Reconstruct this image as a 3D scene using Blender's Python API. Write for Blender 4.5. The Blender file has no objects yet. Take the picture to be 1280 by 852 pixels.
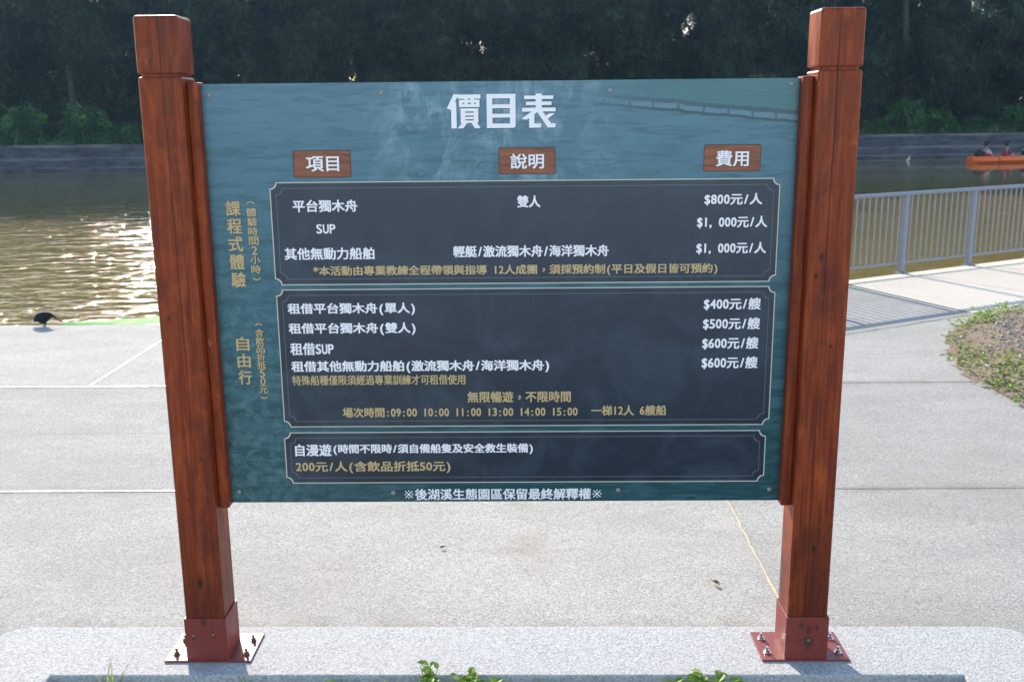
import bpy, bmesh, math, random
from mathutils import Vector, Matrix
R = math.radians
scene = bpy.context.scene
COL = scene.collection
rng = random.Random(11)

# ------------------------------------------------------------------ camera
cam = bpy.data.cameras.new('camera')
cam_o = bpy.data.objects.new('camera', cam)
COL.objects.link(cam_o)
scene.camera = cam_o
cam.sensor_width = 36.0
cam.lens = 1251.3 / 1280.0 * 36.0
cam.clip_start = 0.05
cam.clip_end = 3000
_yaw, _pit, _rol = -0.0153, 0.2229, -0.0100
_r0 = Vector((math.cos(_yaw), -math.sin(_yaw), 0))
_f = Vector((math.sin(_yaw) * math.cos(_pit), math.cos(_yaw) * math.cos(_pit), -math.sin(_pit)))
_u0 = _r0.cross(_f)
_r = _r0 * math.cos(_rol) + _u0 * math.sin(_rol)
_u = _u0 * math.cos(_rol) - _r0 * math.sin(_rol)
_m = Matrix((_r, _u, -_f)).transposed().to_4x4()
_m.translation = Vector((0.0346, -2.6308, 1.5464))
cam_o.matrix_world = _m
cam.dof.use_dof = True
cam.dof.focus_distance = 2.72
cam.dof.aperture_fstop = 7.5

# ------------------------------------------------------------------ light
SUN_EL, SUN_AZ = R(26.0), R(-21.9)          # azimuth from +Y, negative = to the left
sunvec = Vector((math.sin(SUN_AZ) * math.cos(SUN_EL), math.cos(SUN_AZ) * math.cos(SUN_EL), math.sin(SUN_EL)))
sun = bpy.data.lights.new('sun', 'SUN')
sun.energy = 3.4
sun.angle = R(0.55)
sun.color = (1.0, 0.93, 0.82)
sun_o = bpy.data.objects.new('sun', sun)
sun_o.rotation_euler = sunvec.to_track_quat('Z', 'Y').to_euler()
sun_o.location = sunvec * 50
COL.objects.link(sun_o)

world = bpy.data.worlds.new('World')
scene.world = world
world.use_nodes = True
wn, wl = world.node_tree.nodes, world.node_tree.links
sky = wn.new('ShaderNodeTexSky')
sky.sky_type = 'NISHITA'
sky.sun_disc = False
sky.sun_elevation = SUN_EL
sky.sun_rotation = SUN_AZ
sky.altitude = 20
sky.air_density = 1.0
sky.dust_density = 0.6
sky.ozone_density = 1.0
wl.new(sky.outputs[0], wn['Background'].inputs['Color'])
wn['Background'].inputs['Strength'].default_value = 0.15

vs = scene.view_settings
vs.view_transform = 'Standard'
vs.look = 'None'
vs.gamma = 1.0
vs.use_curve_mapping = False
vs.exposure = 1.38
vs.use_white_balance = True
vs.white_balance_temperature = 6850
vs.white_balance_tint = 10
scene.cycles.max_bounces = 8
scene.cycles.transparent_max_bounces = 12

# ------------------------------------------------------------------ helpers
def tag(o, label=None, cat=None, group=None, kind=None):
    if label: o['label'] = label
    if cat: o['category'] = cat
    if group: o['group'] = group
    if kind: o['kind'] = kind
    return o

def empty(name, loc):
    o = bpy.data.objects.new(name, None)
    o.empty_display_size = 0.1
    o.location = loc
    COL.objects.link(o)
    return o

def origin_of(o):
    p = Vector((0, 0, 0))
    while o is not None:
        p = p + o.location
        o = o.parent
    return p

class MB:
    """collects world-space geometry for ONE mesh object"""
    def __init__(s):
        s.v, s.f, s.mi = [], [], []
    def add(s, vs_, fs, mi=0):
        b = len(s.v)
        s.v += [tuple(p) for p in vs_]
        for q in fs:
            s.f.append([i + b for i in q]); s.mi.append(mi)
    def box(s, x0, x1, y0, y1, z0, z1, mi=0):
        s.add([(x0,y0,z0),(x1,y0,z0),(x1,y1,z0),(x0,y1,z0),(x0,y0,z1),(x1,y0,z1),(x1,y1,z1),(x0,y1,z1)],
              [(0,3,2,1),(4,5,6,7),(0,1,5,4),(1,2,6,5),(2,3,7,6),(3,0,4,7)], mi)
    def loft(s, rings, cap=True, mi=0, closed=True):
        b = len(s.v); n = len(rings[0])
        for r in rings: s.v += [tuple(p) for p in r]
        for k in range(len(rings) - 1):
            for i in range(n if closed else n - 1):
                j = (i + 1) % n
                s.f.append([b+k*n+i, b+k*n+j, b+(k+1)*n+j, b+(k+1)*n+i]); s.mi.append(mi)
        if cap:
            s.f.append([b + i for i in range(n)][::-1]); s.mi.append(mi)
            s.f.append([b + (len(rings)-1)*n + i for i in range(n)]); s.mi.append(mi)
    def tube(s, pts, rad, n=8, mi=0):
        pts = [Vector(p) for p in pts]
        if not isinstance(rad, (list, tuple)): rad = [rad] * len(pts)
        rings = []
        for i, p in enumerate(pts):
            d = (pts[min(i+1, len(pts)-1)] - pts[max(i-1, 0)]).normalized()
            a = d.cross(Vector((0, 0, 1)))
            if a.length < 1e-3: a = d.cross(Vector((1, 0, 0)))
            a.normalize(); c = d.cross(a)
            rings.append([p + (a * math.cos(2*math.pi*k/n) + c * math.sin(2*math.pi*k/n)) * rad[i] for k in range(n)])
        s.loft(rings, True, mi)
    def build(s, name, mat, parent=None, smooth=False, bevel=0, seg=2, kind=None, org=None):
        me = bpy.data.meshes.new(name)
        o_ = origin_of(parent) if parent is not None else Vector(org or (0, 0, 0))
        me.from_pydata([(p[0]-o_.x, p[1]-o_.y, p[2]-o_.z) for p in s.v], [], s.f)
        mats = mat if isinstance(mat, (list, tuple)) else [mat]
        for m in mats: me.materials.append(m)
        if len(mats) > 1: me.polygons.foreach_set('material_index', s.mi)
        bm = bmesh.new(); bm.from_mesh(me)
        bmesh.ops.recalc_face_normals(bm, faces=bm.faces)
        if bevel:
            es = [e for e in bm.edges if len(e.link_faces) == 2 and e.calc_face_angle(0) > 0.6]
            bmesh.ops.bevel(bm, geom=es, offset=bevel, segments=seg, affect='EDGES', profile=0.6, clamp_overlap=True)
        bm.to_mesh(me); bm.free()
        if smooth: me.polygons.foreach_set('use_smooth', [True] * len(me.polygons))
        o = bpy.data.objects.new(name, me)
        COL.objects.link(o)
        if parent is not None: o.parent = parent
        else: o.location = o_
        if kind: o['kind'] = kind
        return o

def raw(name, verts, faces, mat, parent=None, kind=None, smooth=False):
    me = bpy.data.meshes.new(name)
    me.from_pydata(verts, [], faces)
    me.materials.append(mat)
    if smooth: me.polygons.foreach_set('use_smooth', [True] * len(me.polygons))
    o = bpy.data.objects.new(name, me)
    COL.objects.link(o)
    if parent is not None: o.parent = parent
    if kind: o['kind'] = kind
    return o

def copy_tree(o, parent=None):
    c = o.copy(); COL.objects.link(c)
    if parent is not None: c.parent = parent
    for ch in list(o.children): copy_tree(ch, c)
    return c

# ------------------------------------------------------------------ materials
class Mat:
    def __init__(s, name):
        s.m = bpy.data.materials.new(name); s.m.use_nodes = True
        s.n, s.l = s.m.node_tree.nodes, s.m.node_tree.links
        s.b = s.n['Principled BSDF']; s.out = s.n['Material Output']
    def put(s, sock, v):
        if isinstance(v, bpy.types.NodeSocket): s.l.new(v, sock)
        elif isinstance(v, (int, float)):
            sock.default_value = v if sock.type == 'VALUE' else ((v, v, v, 1) if sock.type == 'RGBA' else (v, v, v))
        else:
            v = tuple(v)
            sock.default_value = v + (1,) if sock.type == 'RGBA' and len(v) == 3 else v
    def set(s, **k):
        for a, v in k.items(): s.put(s.b.inputs[a.replace('_', ' ')], v)
        return s
    def pos(s): return s.n.new('ShaderNodeNewGeometry').outputs['Position']
    def objc(s): return s.n.new('ShaderNodeTexCoord').outputs['Object']
    def rnd(s): return s.n.new('ShaderNodeObjectInfo').outputs['Random']
    def isl(s): return s.n.new('ShaderNodeNewGeometry').outputs['Random Per Island']
    def xyz(s, v):
        q = s.n.new('ShaderNodeSeparateXYZ'); s.put(q.inputs[0], v); return q.outputs
    def scale(s, v, sc, off=(0,0,0), rot=(0,0,0)):
        q = s.n.new('ShaderNodeMapping'); s.put(q.inputs[0], v)
        q.inputs['Scale'].default_value = sc; q.inputs['Location'].default_value = off; q.inputs['Rotation'].default_value = rot
        return q.outputs[0]
    def noise(s, v, sc, det=4, rough=.55, dist=0, typ='FBM', norm=True):
        q = s.n.new('ShaderNodeTexNoise'); s.put(q.inputs['Vector'], v)
        q.noise_type = typ
        if typ == 'FBM': q.normalize = norm
        q.inputs['Scale'].default_value = sc; q.inputs['Detail'].default_value = det
        q.inputs['Roughness'].default_value = rough; q.inputs['Distortion'].default_value = dist
        return q.outputs['Fac']
    def voro(s, v, sc, feat='F1', out='Distance'):
        q = s.n.new('ShaderNodeTexVoronoi'); q.feature = feat; s.put(q.inputs['Vector'], v)
        q.inputs['Scale'].default_value = sc
        return q.outputs[out]
    def ma(s, op, a, b=0.0, c=None, clamp=False):
        q = s.n.new('ShaderNodeMath'); q.operation = op; q.use_clamp = clamp
        s.put(q.inputs[0], a); s.put(q.inputs[1], b)
        if c is not None: s.put(q.inputs[2], c)
        return q.outputs[0]
    def sm(s, v, a, b, lo=0.0, hi=1.0):
        q = s.n.new('ShaderNodeMapRange'); q.interpolation_type = 'SMOOTHSTEP'
        s.put(q.inputs['Value'], v)
        q.inputs['From Min'].default_value = a; q.inputs['From Max'].default_value = b
        q.inputs['To Min'].default_value = lo; q.inputs['To Max'].default_value = hi
        return q.outputs[0]
    def mix(s, f, a, b, mode='MIX'):
        q = s.n.new('ShaderNodeMix'); q.data_type = 'RGBA'; q.blend_type = mode
        s.put(q.inputs[0], f); s.put(q.inputs[6], a); s.put(q.inputs[7], b)
        return q.outputs[2]
    def ramp(s, f, stops):
        q = s.n.new('ShaderNodeValToRGB'); s.put(q.inputs[0], f)
        e = q.color_ramp.elements
        while len(e) < len(stops): e.new(0.5)
        for el, (p, c) in zip(e, stops):
            el.position = p; el.color = tuple(c) + (1,) if len(c) == 3 else c
        return q.outputs[0]
    def bump(s, h, st=.3, dist=.01, normal=None):
        q = s.n.new('ShaderNodeBump'); s.put(q.inputs['Height'], h)
        q.inputs['Strength'].default_value = st; q.inputs['Distance'].default_value = dist
        if normal is not None: s.put(q.inputs['Normal'], normal)
        return q.outputs[0]

def plain(name, col, rough=.5, metal=0., var=.15, sc=30, spec=.5):
    m = Mat(name)
    f = m.noise(m.objc(), sc, 4)
    c = m.mix(f, tuple(x*(1-var) for x in col), tuple(min(1, x*(1+var)) for x in col))
    m.set(Base_Color=c, Roughness=m.sm(f, .2, .8, max(.02, rough-.08), min(1, rough+.08)), Metallic=metal)
    m.b.inputs['Specular IOR Level'].default_value = spec
    return m.m

def aggregate(name, dark, light, tint, grain, rough=.7, bump=.35, patch=.12):
    m = Mat(name); p = m.pos()
    v = m.voro(p, grain, out='Color')
    g = m.xyz(v)[0]
    d = m.voro(p, grain)
    g2 = m.ma('ADD', m.ma('MULTIPLY', g, .72), m.ma('MULTIPLY', m.noise(p, grain*.4, 2), .28))
    col = m.mix(m.sm(g2, .0, 1.0), dark, light)
    n1 = m.noise(p, 1.1, 5, .6); n2 = m.noise(p, 7, 5, .65); n3 = m.noise(p, 60, 3, .6)
    col = m.mix(m.sm(n2, .42, .72, 0, .35), col, tint)
    col = m.mix(m.ma('MULTIPLY', m.sm(n1, .38, .66), patch * 2.2), col, tuple(x*.72 for x in tint))
    col = m.mix(m.sm(n3, .60, .75, 0, .25), col, tuple(x*.35 for x in dark))
    h = m.ma('ADD', m.ma('MULTIPLY', d, -.6), m.ma('MULTIPLY', n3, .6))
    m.set(Base_Color=col, Roughness=min(1, rough+.2), Normal=m.bump(h, bump, .004))
    m.b.inputs['Specular IOR Level'].default_value = .12
    return m

def make_wood():
    m = Mat('stained_wood'); p = m.pos()
    x, y, z = m.xyz(p)
    wob = m.noise(p, 3, 2)
    g1 = m.noise(m.scale(p, (1, 1, .045)), 90, 6, .62, .6)
    g2 = m.noise(m.scale(p, (1, 1, .10)), 26, 5, .6, 1.2)
    blot = m.noise(m.scale(p, (1, 1, .5)), 10, 5, .65, .5)
    col = m.ramp(m.ma('ADD', m.ma('MULTIPLY', g1, .55), m.ma('MULTIPLY', g2, .45)),
                 [(.32, (.040, .006, .003)), (.46, (.17, .025, .007)), (.58, (.30, .052, .011)), (.74, (.43, .10, .020))])
    col = m.mix(.20, col, (.23, .034, .009))
    col = m.mix(m.sm(blot, .44, .70, 0, .55), col, (.085, .013, .008))
    lite = m.noise(m.scale(p, (1, 1, .55), (4, 2, 1)), 13, 5, .65, .8)
    col = m.mix(m.sm(lite, .50, .76, 0, .50), col, (.50, .098, .017))
    chat = m.noise(m.scale(p, (.5, 1, 2.6), (1, 0, 7)), 22, 3, .6)
    col = m.mix(m.sm(chat, .55, .75, 0, .35), col, (.10, .018, .009))
    col = m.mix(m.ma('MULTIPLY', m.sm(z, .55, .10), m.sm(blot, .3, .6, .35, .75)), col, (.075, .016, .009))
    # knots
    for kx, kz, a, b in ((-.905, .245, .008, .017), (.838, .345, .006, .010), (-.93, 1.02, .004, .006), (-.875, .62, .003, .005),
                         (.812, 1.17, .006, .012), (.80, 1.12, .004, .008), (-.918, .50, .003, .004), (.85, .93, .004, .005)):
        dx = m.ma('DIVIDE', m.ma('SUBTRACT', x, kx), a); dz = m.ma('DIVIDE', m.ma('SUBTRACT', z, kz), b)
        rr = m.ma('ADD', m.ma('SQRT', m.ma('ADD', m.ma('MULTIPLY', dx, dx), m.ma('MULTIPLY', dz, dz))), m.ma('MULTIPLY', m.noise(p, 160, 2), .7))
        col = m.mix(m.sm(rr, .7, 1.9, .88, 0), col, (.022, .009, .007))
    # drying cracks that run along the grain
    depth = None
    for cx, amp, w, zlo in ((-.8935, .014, .0009, .55), (.8245, .010, .0009, -1), (.8255, .008, .0012, 1.3), (-.872, .012, .0005, 1.0)):
        wv = m.ma('MULTIPLY', m.ma('SUBTRACT', m.noise(m.scale(p, (0, 0, 1)), 2.3, 4), .5), amp)
        dd = m.ma('ABSOLUTE', m.ma('SUBTRACT', m.ma('SUBTRACT', x, cx), wv))
        br = m.sm(m.noise(m.scale(p, (0, 0, 1), (0, 0, cx*9)), 3.1, 2), .30, .45)
        k = m.ma('MULTIPLY', m.ma('MULTIPLY', m.sm(dd, w*.5, w*1.6, 1, 0), br), m.sm(z, zlo, zlo+.2))
        col = m.mix(m.ma('MULTIPLY', k, .9), col, (.012, .005, .004))
        depth = k if depth is None else m.ma('MAXIMUM', depth, k)
    # worn pale scratches
    sc = m.sm(m.noise(m.scale(p, (1, 1, .25)), 75, 2, .4), .735, .77, 0, .5)
    col = m.mix(sc, col, (.42, .24, .14))
    h = m.ma('SUBTRACT', m.ma('MULTIPLY', g1, .4), depth)
    m.set(Base_Color=col, Roughness=m.sm(g2, .3, .7, .34, .55), Normal=m.bump(h, .35, .003))
    m.b.inputs['Specular IOR Level'].default_value = .22
    m.b.inputs['Coat Weight'].default_value = .06
    m.b.inputs['Coat Roughness'].default_value = .28
    return m.m

def make_board_print():
    m = Mat('printed_water_photo'); p = m.pos()
    x, y, z = m.xyz(p)
    t = m.sm(z, .45, 1.65)
    col = m.ramp(t, [(0, (.005, .060, .070)), (.30, (.012, .088, .108)), (.62, (.034, .122, .156)), (1, (.064, .172, .238))])
    # ripples of the printed lake
    rip = m.noise(m.scale(p, (1, 1, 7)), 9, 5, .6, .8)
    col = m.mix(m.sm(rip, .40, .68, 0, .45), col, m.mix(.5, col, (.12, .26, .33)))
    col = m.mix(m.sm(rip, .52, .30, 0, .55), col, m.mix(.55, col, (.004, .03, .04)))
    # greener, busier left and bottom edge
    g = m.ma('MULTIPLY', m.sm(x, -.35, -.75), m.sm(z, 1.35, .95))
    mot = m.noise(p, 34, 6, .7, .6)
    col = m.mix(m.ma('MULTIPLY', g, m.sm(mot, .40, .70, 0, .55)), col, (.10, .24, .26))
    # splash in the upper middle
    fx = m.ma('SUBTRACT', m.ma('MULTIPLY', m.sm(x, -.46, -.22), m.sm(x, .36, .05)), 0)
    fz = m.ma('MULTIPLY', m.sm(z, 1.28, 1.42), 1.0)
    rn = m.noise(m.scale(p, (1, 1, .55), (.3, 0, .2), (0, .35, 0)), 8, 6, .6, 1.6)
    spl = m.ma('SUBTRACT', 1, m.ma('MULTIPLY', m.ma('ABSOLUTE', m.ma('SUBTRACT', rn, .5)), 7))
    mist = m.noise(p, 11, 6, .65, .5)
    s = m.ma('MULTIPLY', m.ma('MULTIPLY', fx, fz), m.ma('MULTIPLY', m.ma('ADD', m.sm(spl, .3, 1.0), m.sm(mist, .52, .75)), m.sm(mist, .36, .62)))
    dots = m.ma('MULTIPLY', m.sm(m.voro(p, 95), .24, .12), m.sm(m.noise(p, 15, 3), .56, .66))
    s = m.ma('MAXIMUM', s, m.ma('MULTIPLY', m.ma('MULTIPLY', dots, m.ma('MULTIPLY', m.sm(x, -.45, -.2), m.sm(x, .5, .2))), m.sm(z, 1.35, 1.5)))
    col = m.mix(m.ma('MULTIPLY', s, .33), col, (.40, .53, .60))
    # pontoon in the upper right: dark strip over a row of pale tiles
    tt = m.ma('SUBTRACT', m.ma('ADD', m.ma('MULTIPLY', m.ma('SUBTRACT', x, .175), -.098), 1.603), z)
    tt = m.ma('ADD', tt, m.ma('MULTIPLY', m.ma('SUBTRACT', m.noise(p, 22, 4), .5), .012))
    on = m.sm(x, .10, .42)
    far = m.ma('MULTIPLY', on, m.sm(tt, .002, -.004))
    col = m.mix(m.ma('MULTIPLY', far, .6), col, (.035, .155, .150))
    strip = m.ma('MULTIPLY', on, m.ma('MULTIPLY', m.sm(tt, -.002, .002), m.sm(tt, .014, .010)))
    col = m.mix(m.ma('MULTIPLY', strip, .65), col, (.012, .055, .075))
    tile = m.ma('MULTIPLY', on, m.ma('MULTIPLY', m.sm(tt, .010, .013), m.sm(tt, .026, .023)))
    gap = m.sm(m.ma('ABSOLUTE', m.ma('SUBTRACT', m.ma('FRACT', m.ma('MULTIPLY', m.ma('ADD', x, m.ma('MULTIPLY', m.noise(p, 9, 1), .04)), 15.5)), .5)), .47, .43)
    col = m.mix(m.ma('MULTIPLY', tile, .55), col, m.mix(gap, (.02, .07, .09), (.12, .24, .29)))
    under = m.ma('MULTIPLY', on, m.ma('MULTIPLY', m.sm(tt, .023, .026), m.sm(tt, .034, .029)))
    col = m.mix(m.ma('MULTIPLY', under, .8), col, (.010, .05, .065))
    m.set(Base_Color=col, Roughness=.30)
    return m.m

def make_panel_print():
    m = Mat('navy_print'); p = m.pos()
    x, y, z = m.xyz(p)
    n = m.noise(p, 6, 6, .65, .8); n2 = m.noise(m.scale(p, (1, 1, 5)), 14, 4)
    col = m.mix(m.sm(z, .5, 1.4), (.009, .019, .034), (.022, .036, .062))
    col = m.mix(m.sm(n, .40, .72, 0, .75), col, (.034, .062, .088))
    col = m.mix(m.sm(n2, .5, .75, 0, .35), col, (.020, .036, .055))
    scr = m.sm(m.noise(m.scale(p, (1, 1, 6)), 42, 2), .77, .80, 0, .3)
    col = m.mix(scr, col, (.2, .24, .27))
    m.set(Base_Color=col, Roughness=.30)
    return m.m

def make_plaque_print():
    m = Mat('plaque_wood_print'); p = m.pos()
    g = m.noise(m.scale(p, (.12, 1, 1)), 85, 5, .6, .7)
    col = m.ramp(g, [(.3, (.13, .032, .018)), (.55, (.26, .075, .036)), (.75, (.34, .11, .055))])
    m.set(Base_Color=col, Roughness=.32)
    return m.m

def make_water():
    m = Mat('muddy_water'); p = m.pos()
    n1 = m.noise(m.scale(p, (.6, 1.25, 1), (0, 0, 0), (0, 0, .22)), 2.0, 2, .45, .5)
    n2 = m.noise(m.scale(p, (.6, 1.25, 1), (3, 1, 0), (0, 0, -.2)), 5.2, 2, .5, .5)
    n3 = m.noise(m.scale(p, (.8, 1.3, 1)), .12, 3, .5)
    amp = m.ma('MULTIPLY', m.sm(n3, .3, .7, .7, 1.15), m.ma('MULTIPLY', m.sm(m.xyz(p)[1], 34, 12, .05, 1.0), m.ma('MULTIPLY', m.sm(m.xyz(p)[0], 2, -3, .36, 1.2), m.sm(m.xyz(p)[1], 11, 6.5, .95, 1.2))))
    h = m.ma('MULTIPLY', m.ma('ADD', m.ma('MULTIPLY', n1, .55), m.ma('MULTIPLY', n2, .32)), amp)
    col = m.mix(m.noise(p, .35, 3), (.165, .130, .045), (.200, .158, .060))
    m.set(Base_Color=col, Roughness=.025, IOR=1.33, Normal=m.bump(h, .6, .205))
    m.b.inputs['Specular IOR Level'].default_value = .28
    return m.m

def make_leaf(name, a, b, trans=.4, rough=.5):
    m = Mat(name)
    c = m.mix(m.isl(), a, b)
    c = m.mix(m.sm(m.noise(m.objc(), 1.3, 3), .38, .66, 0, .75), c, tuple(x*.45 for x in a))
    c = m.mix(m.sm(m.noise(m.scale(m.objc(), (1, 1, 1), (9, 4, 2)), 1.8, 2), .52, .64, 0, .8), c, tuple(x*1.9 for x in b))
    m.set(Base_Color=c, Roughness=rough)
    m.b.inputs['Specular IOR Level'].default_value = .3
    t = m.n.new('ShaderNodeBsdfTranslucent')
    m.put(t.inputs[0], m.mix(.5, c, tuple(x*1.5 for x in b)))
    s = m.n.new('ShaderNodeMixShader'); s.inputs[0].default_value = trans
    m.l.new(m.b.outputs[0], s.inputs[1]); m.l.new(t.outputs[0], s.inputs[2]); m.l.new(s.outputs[0], m.out.inputs[0])
    return m.m

def make_shoe_paint():
    m = Mat('red_oxide_paint'); p = m.pos(); x, y, z = m.xyz(p)
    n = m.noise(p, 28, 5, .6)
    col = m.mix(n, (.165, .022, .018), (.23, .038, .028))
    st = m.noise(m.scale(p, (1, 1, .35)), 40, 4, .6)
    col = m.mix(m.ma('MULTIPLY', m.sm(st, .56, .72, 0, .7), m.sm(z, .03, .10)), col, (.06, .022, .014))
    col = m.mix(m.sm(m.noise(p, 180, 2), .72, .76, 0, .7), col, (.38, .2, .12))
    for kx, kz, rr in ((.8375, .064, .020), (.8365, .099, .011), (.815, .112, .010), (.86, .108, .007), (-.936, .083, .010), (-.879, .085, .010), (-.905, .13, .014)):
        dx = m.ma('SUBTRACT', x, kx); dz = m.ma('MULTIPLY', m.ma('SUBTRACT', z, kz), m.sm(z, kz-.01, kz+.005, .55, 1.0))
        dd = m.ma('ADD', m.ma('SQRT', m.ma('ADD', m.ma('MULTIPLY', dx, dx), m.ma('MULTIPLY', dz, dz))), m.ma('MULTIPLY', m.ma('SUBTRACT', m.noise(p, 90, 3), .5), .012))
        col = m.mix(m.sm(dd, rr*.4, rr, .75, 0), col, (.05, .018, .010))
    m.set(Base_Color=col, Roughness=m.sm(n, .3, .7, .42, .58), Normal=m.bump(n, .12, .003))
    return m.m

WOOD = make_wood()
PRINT = make_board_print()
NAVY = make_panel_print()
PLAQUE = make_plaque_print()
WHITE_INK = plain('white_ink', (.90, .86, .88), .35, 0, .03)
GOLD_INK = plain('gold_ink', (.58, .415, .20), .4, 0, .06)
CREAM_INK = plain('cream_ink', (.60, .56, .46), .4, 0, .05)
DIM_INK = plain('dim_ink', (.14, .155, .165), .4, 0, .05)
BOARD_EDGE = plain('board_edge', (.55, .56, .56), .35, .3)
SCREWM = plain('weathered_screw', (.33, .30, .26), .5, .6, .3, 300)
STEEL = plain('zinc_steel', (.55, .53, .50), .32, 1.0, .2, 200)
RUSTY = plain('rusty_steel', (.22, .17, .13), .5, .7, .4, 300)
SHOE = make_shoe_paint()
WATER = make_water()

# ------------------------------------------------------------------ ground, water, sky-line
PAVE = aggregate('washed_aggregate', (.24, .233, .220), (.49, .48, .46), (.40, .38, .34), 230, .72, .30)
def finish_pave(m):
    # slabs differ a little in tone; faint tyre and damp marks
    p = m.pos(); x, y, z = m.xyz(p)
    base = m.b.inputs['Base Color'].links[0].from_socket
    a = m.sm(y, 3.05, 3.07); b = m.sm(y, 1.36, 1.375); c = m.sm(x, .84, .86)
    tone = m.ma('ADD', m.ma('MULTIPLY', a, .05), m.ma('MULTIPLY', m.ma('MULTIPLY', b, m.ma('SUBTRACT', 1, a)), -.03))
    tone = m.ma('ADD', m.ma('ADD', tone, .97), m.ma('MULTIPLY', c, -.09))
    streak = m.noise(m.scale(p, (.5, 1.2, 1)), 2.6, 6, .68, .6)
    tone = m.ma('MULTIPLY', tone, m.sm(streak, .30, .70, .90, 1.05))
    q = m.n.new('ShaderNodeCombineXYZ')
    for i in range(3): m.put(q.inputs[i], tone)
    col = m.mix(1.0, base, q.outputs[0], 'MULTIPLY')
    st = m.noise(m.scale(p, (1, .8, 1), (7, 3, 0)), 1.7, 6, .7, 1.0)
    col = m.mix(m.sm(st, .56, .74, 0, .30), col, (.20, .175, .135))
    spots = m.ma('MULTIPLY', m.sm(m.voro(p, 3.1), .045, .02), m.sm(m.noise(p, 1.3, 2), .48, .6))
    col = m.mix(m.ma('MULTIPLY', spots, .45), col, (.10, .09, .075))
    for jy in (3.06, 1.366, .20):        # dirt gathered along the joints
        dj = m.ma('ABSOLUTE', m.ma('SUBTRACT', y, jy))
        col = m.mix(m.ma('MULTIPLY', m.sm(dj, .09, .0, 0, .35), m.sm(m.noise(p, 5, 4), .38, .65)), col, (.16, .14, .11))
    m.set(Base_Color=col)
finish_pave(PAVE)
KERB = aggregate('pebble_kerb', (.27, .27, .27), (.50, .50, .50), (.43, .43, .42), 210, .6, .45, .05).m
SMOOTH = aggregate('smooth_concrete', (.58, .52, .44), (.66, .60, .51), (.61, .545, .455), 60, .7, .05, .10).m
PAVE = PAVE.m
GLARE_SEAL = plain('sealant_with_glare', (.62, .60, .56), .42, 0, .12, 40)  # pale tone carries the sun glare on the left-hand joints
TAN = plain('tan_joint_filler', (.46, .385, .26), .7, 0, .35, 60)
DARK_JOINT = plain('joint_off_glare', (.20, .19, .18), .9, 0, .3, 40)  # the same joints where no glare falls, in a darker tone
DARKGAP = plain('dark_gap', (.10, .09, .085), .9, 0, .4, 30)
SOIL = aggregate('dry_soil', (.14, .105, .075), (.30, .24, .185), (.24, .175, .12), 70, .95, .8, .2).m
STONE = plain('gravel_stone', (.36, .315, .26), .8, 0, .45, 2.5)

def yrail(x): return 6.714 + .588 * (x - 3.086)
def ywall(x): return 40.12 + .13 * x

# land: one sheet to the horizon that is also the bed of the water
lm = plain('grass_land', (.055, .075, .03), .95, 0, .4, .4)
MBg = MB()
MBg.add([(-900, -900, -1.6), (900, -900, -1.6), (900, 1200, -1.6), (-900, 1200, -1.6)], [(0, 1, 2, 3)])
MBg.build('ground', lm, kind='structure')

pv = MB(); Z = -.006
EX = 34.0
edge = [(-60, 4.87), (-.05, 4.87), (EX, yrail(EX))]
pv.add([(-60, .05, Z), (EX, .05, Z), (EX, yrail(EX), Z), (-.05, 4.87, Z), (-60, 4.87, Z)], [(0, 1, 2, 3, 4)])
pv.add([(-60, -1.33, Z), (-1.46, -1.33, Z), (-1.46, .05, Z), (-60, .05, Z)], [(0, 1, 2, 3)])
pv.add([(1.39, -1.33, Z), (EX, -1.33, Z), (EX, .05, Z), (1.39, .05, Z)], [(0, 1, 2, 3)])
pv.add([(-60, -22, Z), (EX, -22, Z), (EX, -1.33, Z), (-60, -1.33, Z)], [(0, 1, 2, 3)])
for a, b in zip(edge[:-1], edge[1:]):          # quay face down into the water
    pv.add([(*a, Z), (*b, Z), (*b, -1.6), (*a, -1.6)], [(0, 1, 2, 3)])
pv.build('pavement', PAVE, kind='structure')
lw = MB()
lw.add([(-400, -400, -.03), (400, -400, -.03), (400, -22, -.03), (-400, -22, -.03)], [(0, 1, 2, 3)])
lw.add([(-400, -22, -.03), (-60, -22, -.03), (-60, 4.87, -.03), (-400, 4.87, -.03)], [(0, 1, 2, 3)])
lw.add([(EX, -22, -.03), (400, -22, -.03), (400, 15, -.03), (EX, 15, -.03)], [(0, 1, 2, 3)])
lw.build('lawn', lm, kind='structure')

pp = MB()                                       # smooth waterside path on the right
pp.add([(2.93, yrail(2.93) - .02, -.002), (3.515, 5.085, -.002), (4.107, 5.45, -.002), (EX, 5.45 + .59 * (EX - 4.107), -.002), (EX, yrail(EX) - .02, -.002)], [(0, 1, 2, 3, 4)])
pp.build('path', SMOOTH, kind='structure')

def strip(name, pts, w, z, mat):
    b = MB()
    L, Rr = [], []
    for i, p in enumerate(pts):
        a, c = Vector(pts[max(i-1, 0)]), Vector(pts[min(i+1, len(pts)-1)])
        d = (c - a).normalized(); n = Vector((-d.y, d.x))
        ww = w * (1 if len(pts) < 3 else rng.uniform(.6, 1.3))
        L.append((p[0] + n.x*ww/2, p[1] + n.y*ww/2, z)); Rr.append((p[0] - n.x*ww/2, p[1] - n.y*ww/2, z))
    n = len(pts)
    b.add(L + Rr, [(i, i+1, n+i+1, n+i) for i in range(n-1)])
    return b.build(name, mat, kind='structure')
strip('paving_joint', [(-40, 3.06), (.84, 3.06)], .010, -.002, GLARE_SEAL)
strip('paving_joint', [(.86, 3.06), (2.66, 3.06)], .008, -.002, DARK_JOINT)
strip('paving_joint', [(-40, 1.366), (.84, 1.366)], .0085, -.002, GLARE_SEAL)
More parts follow.
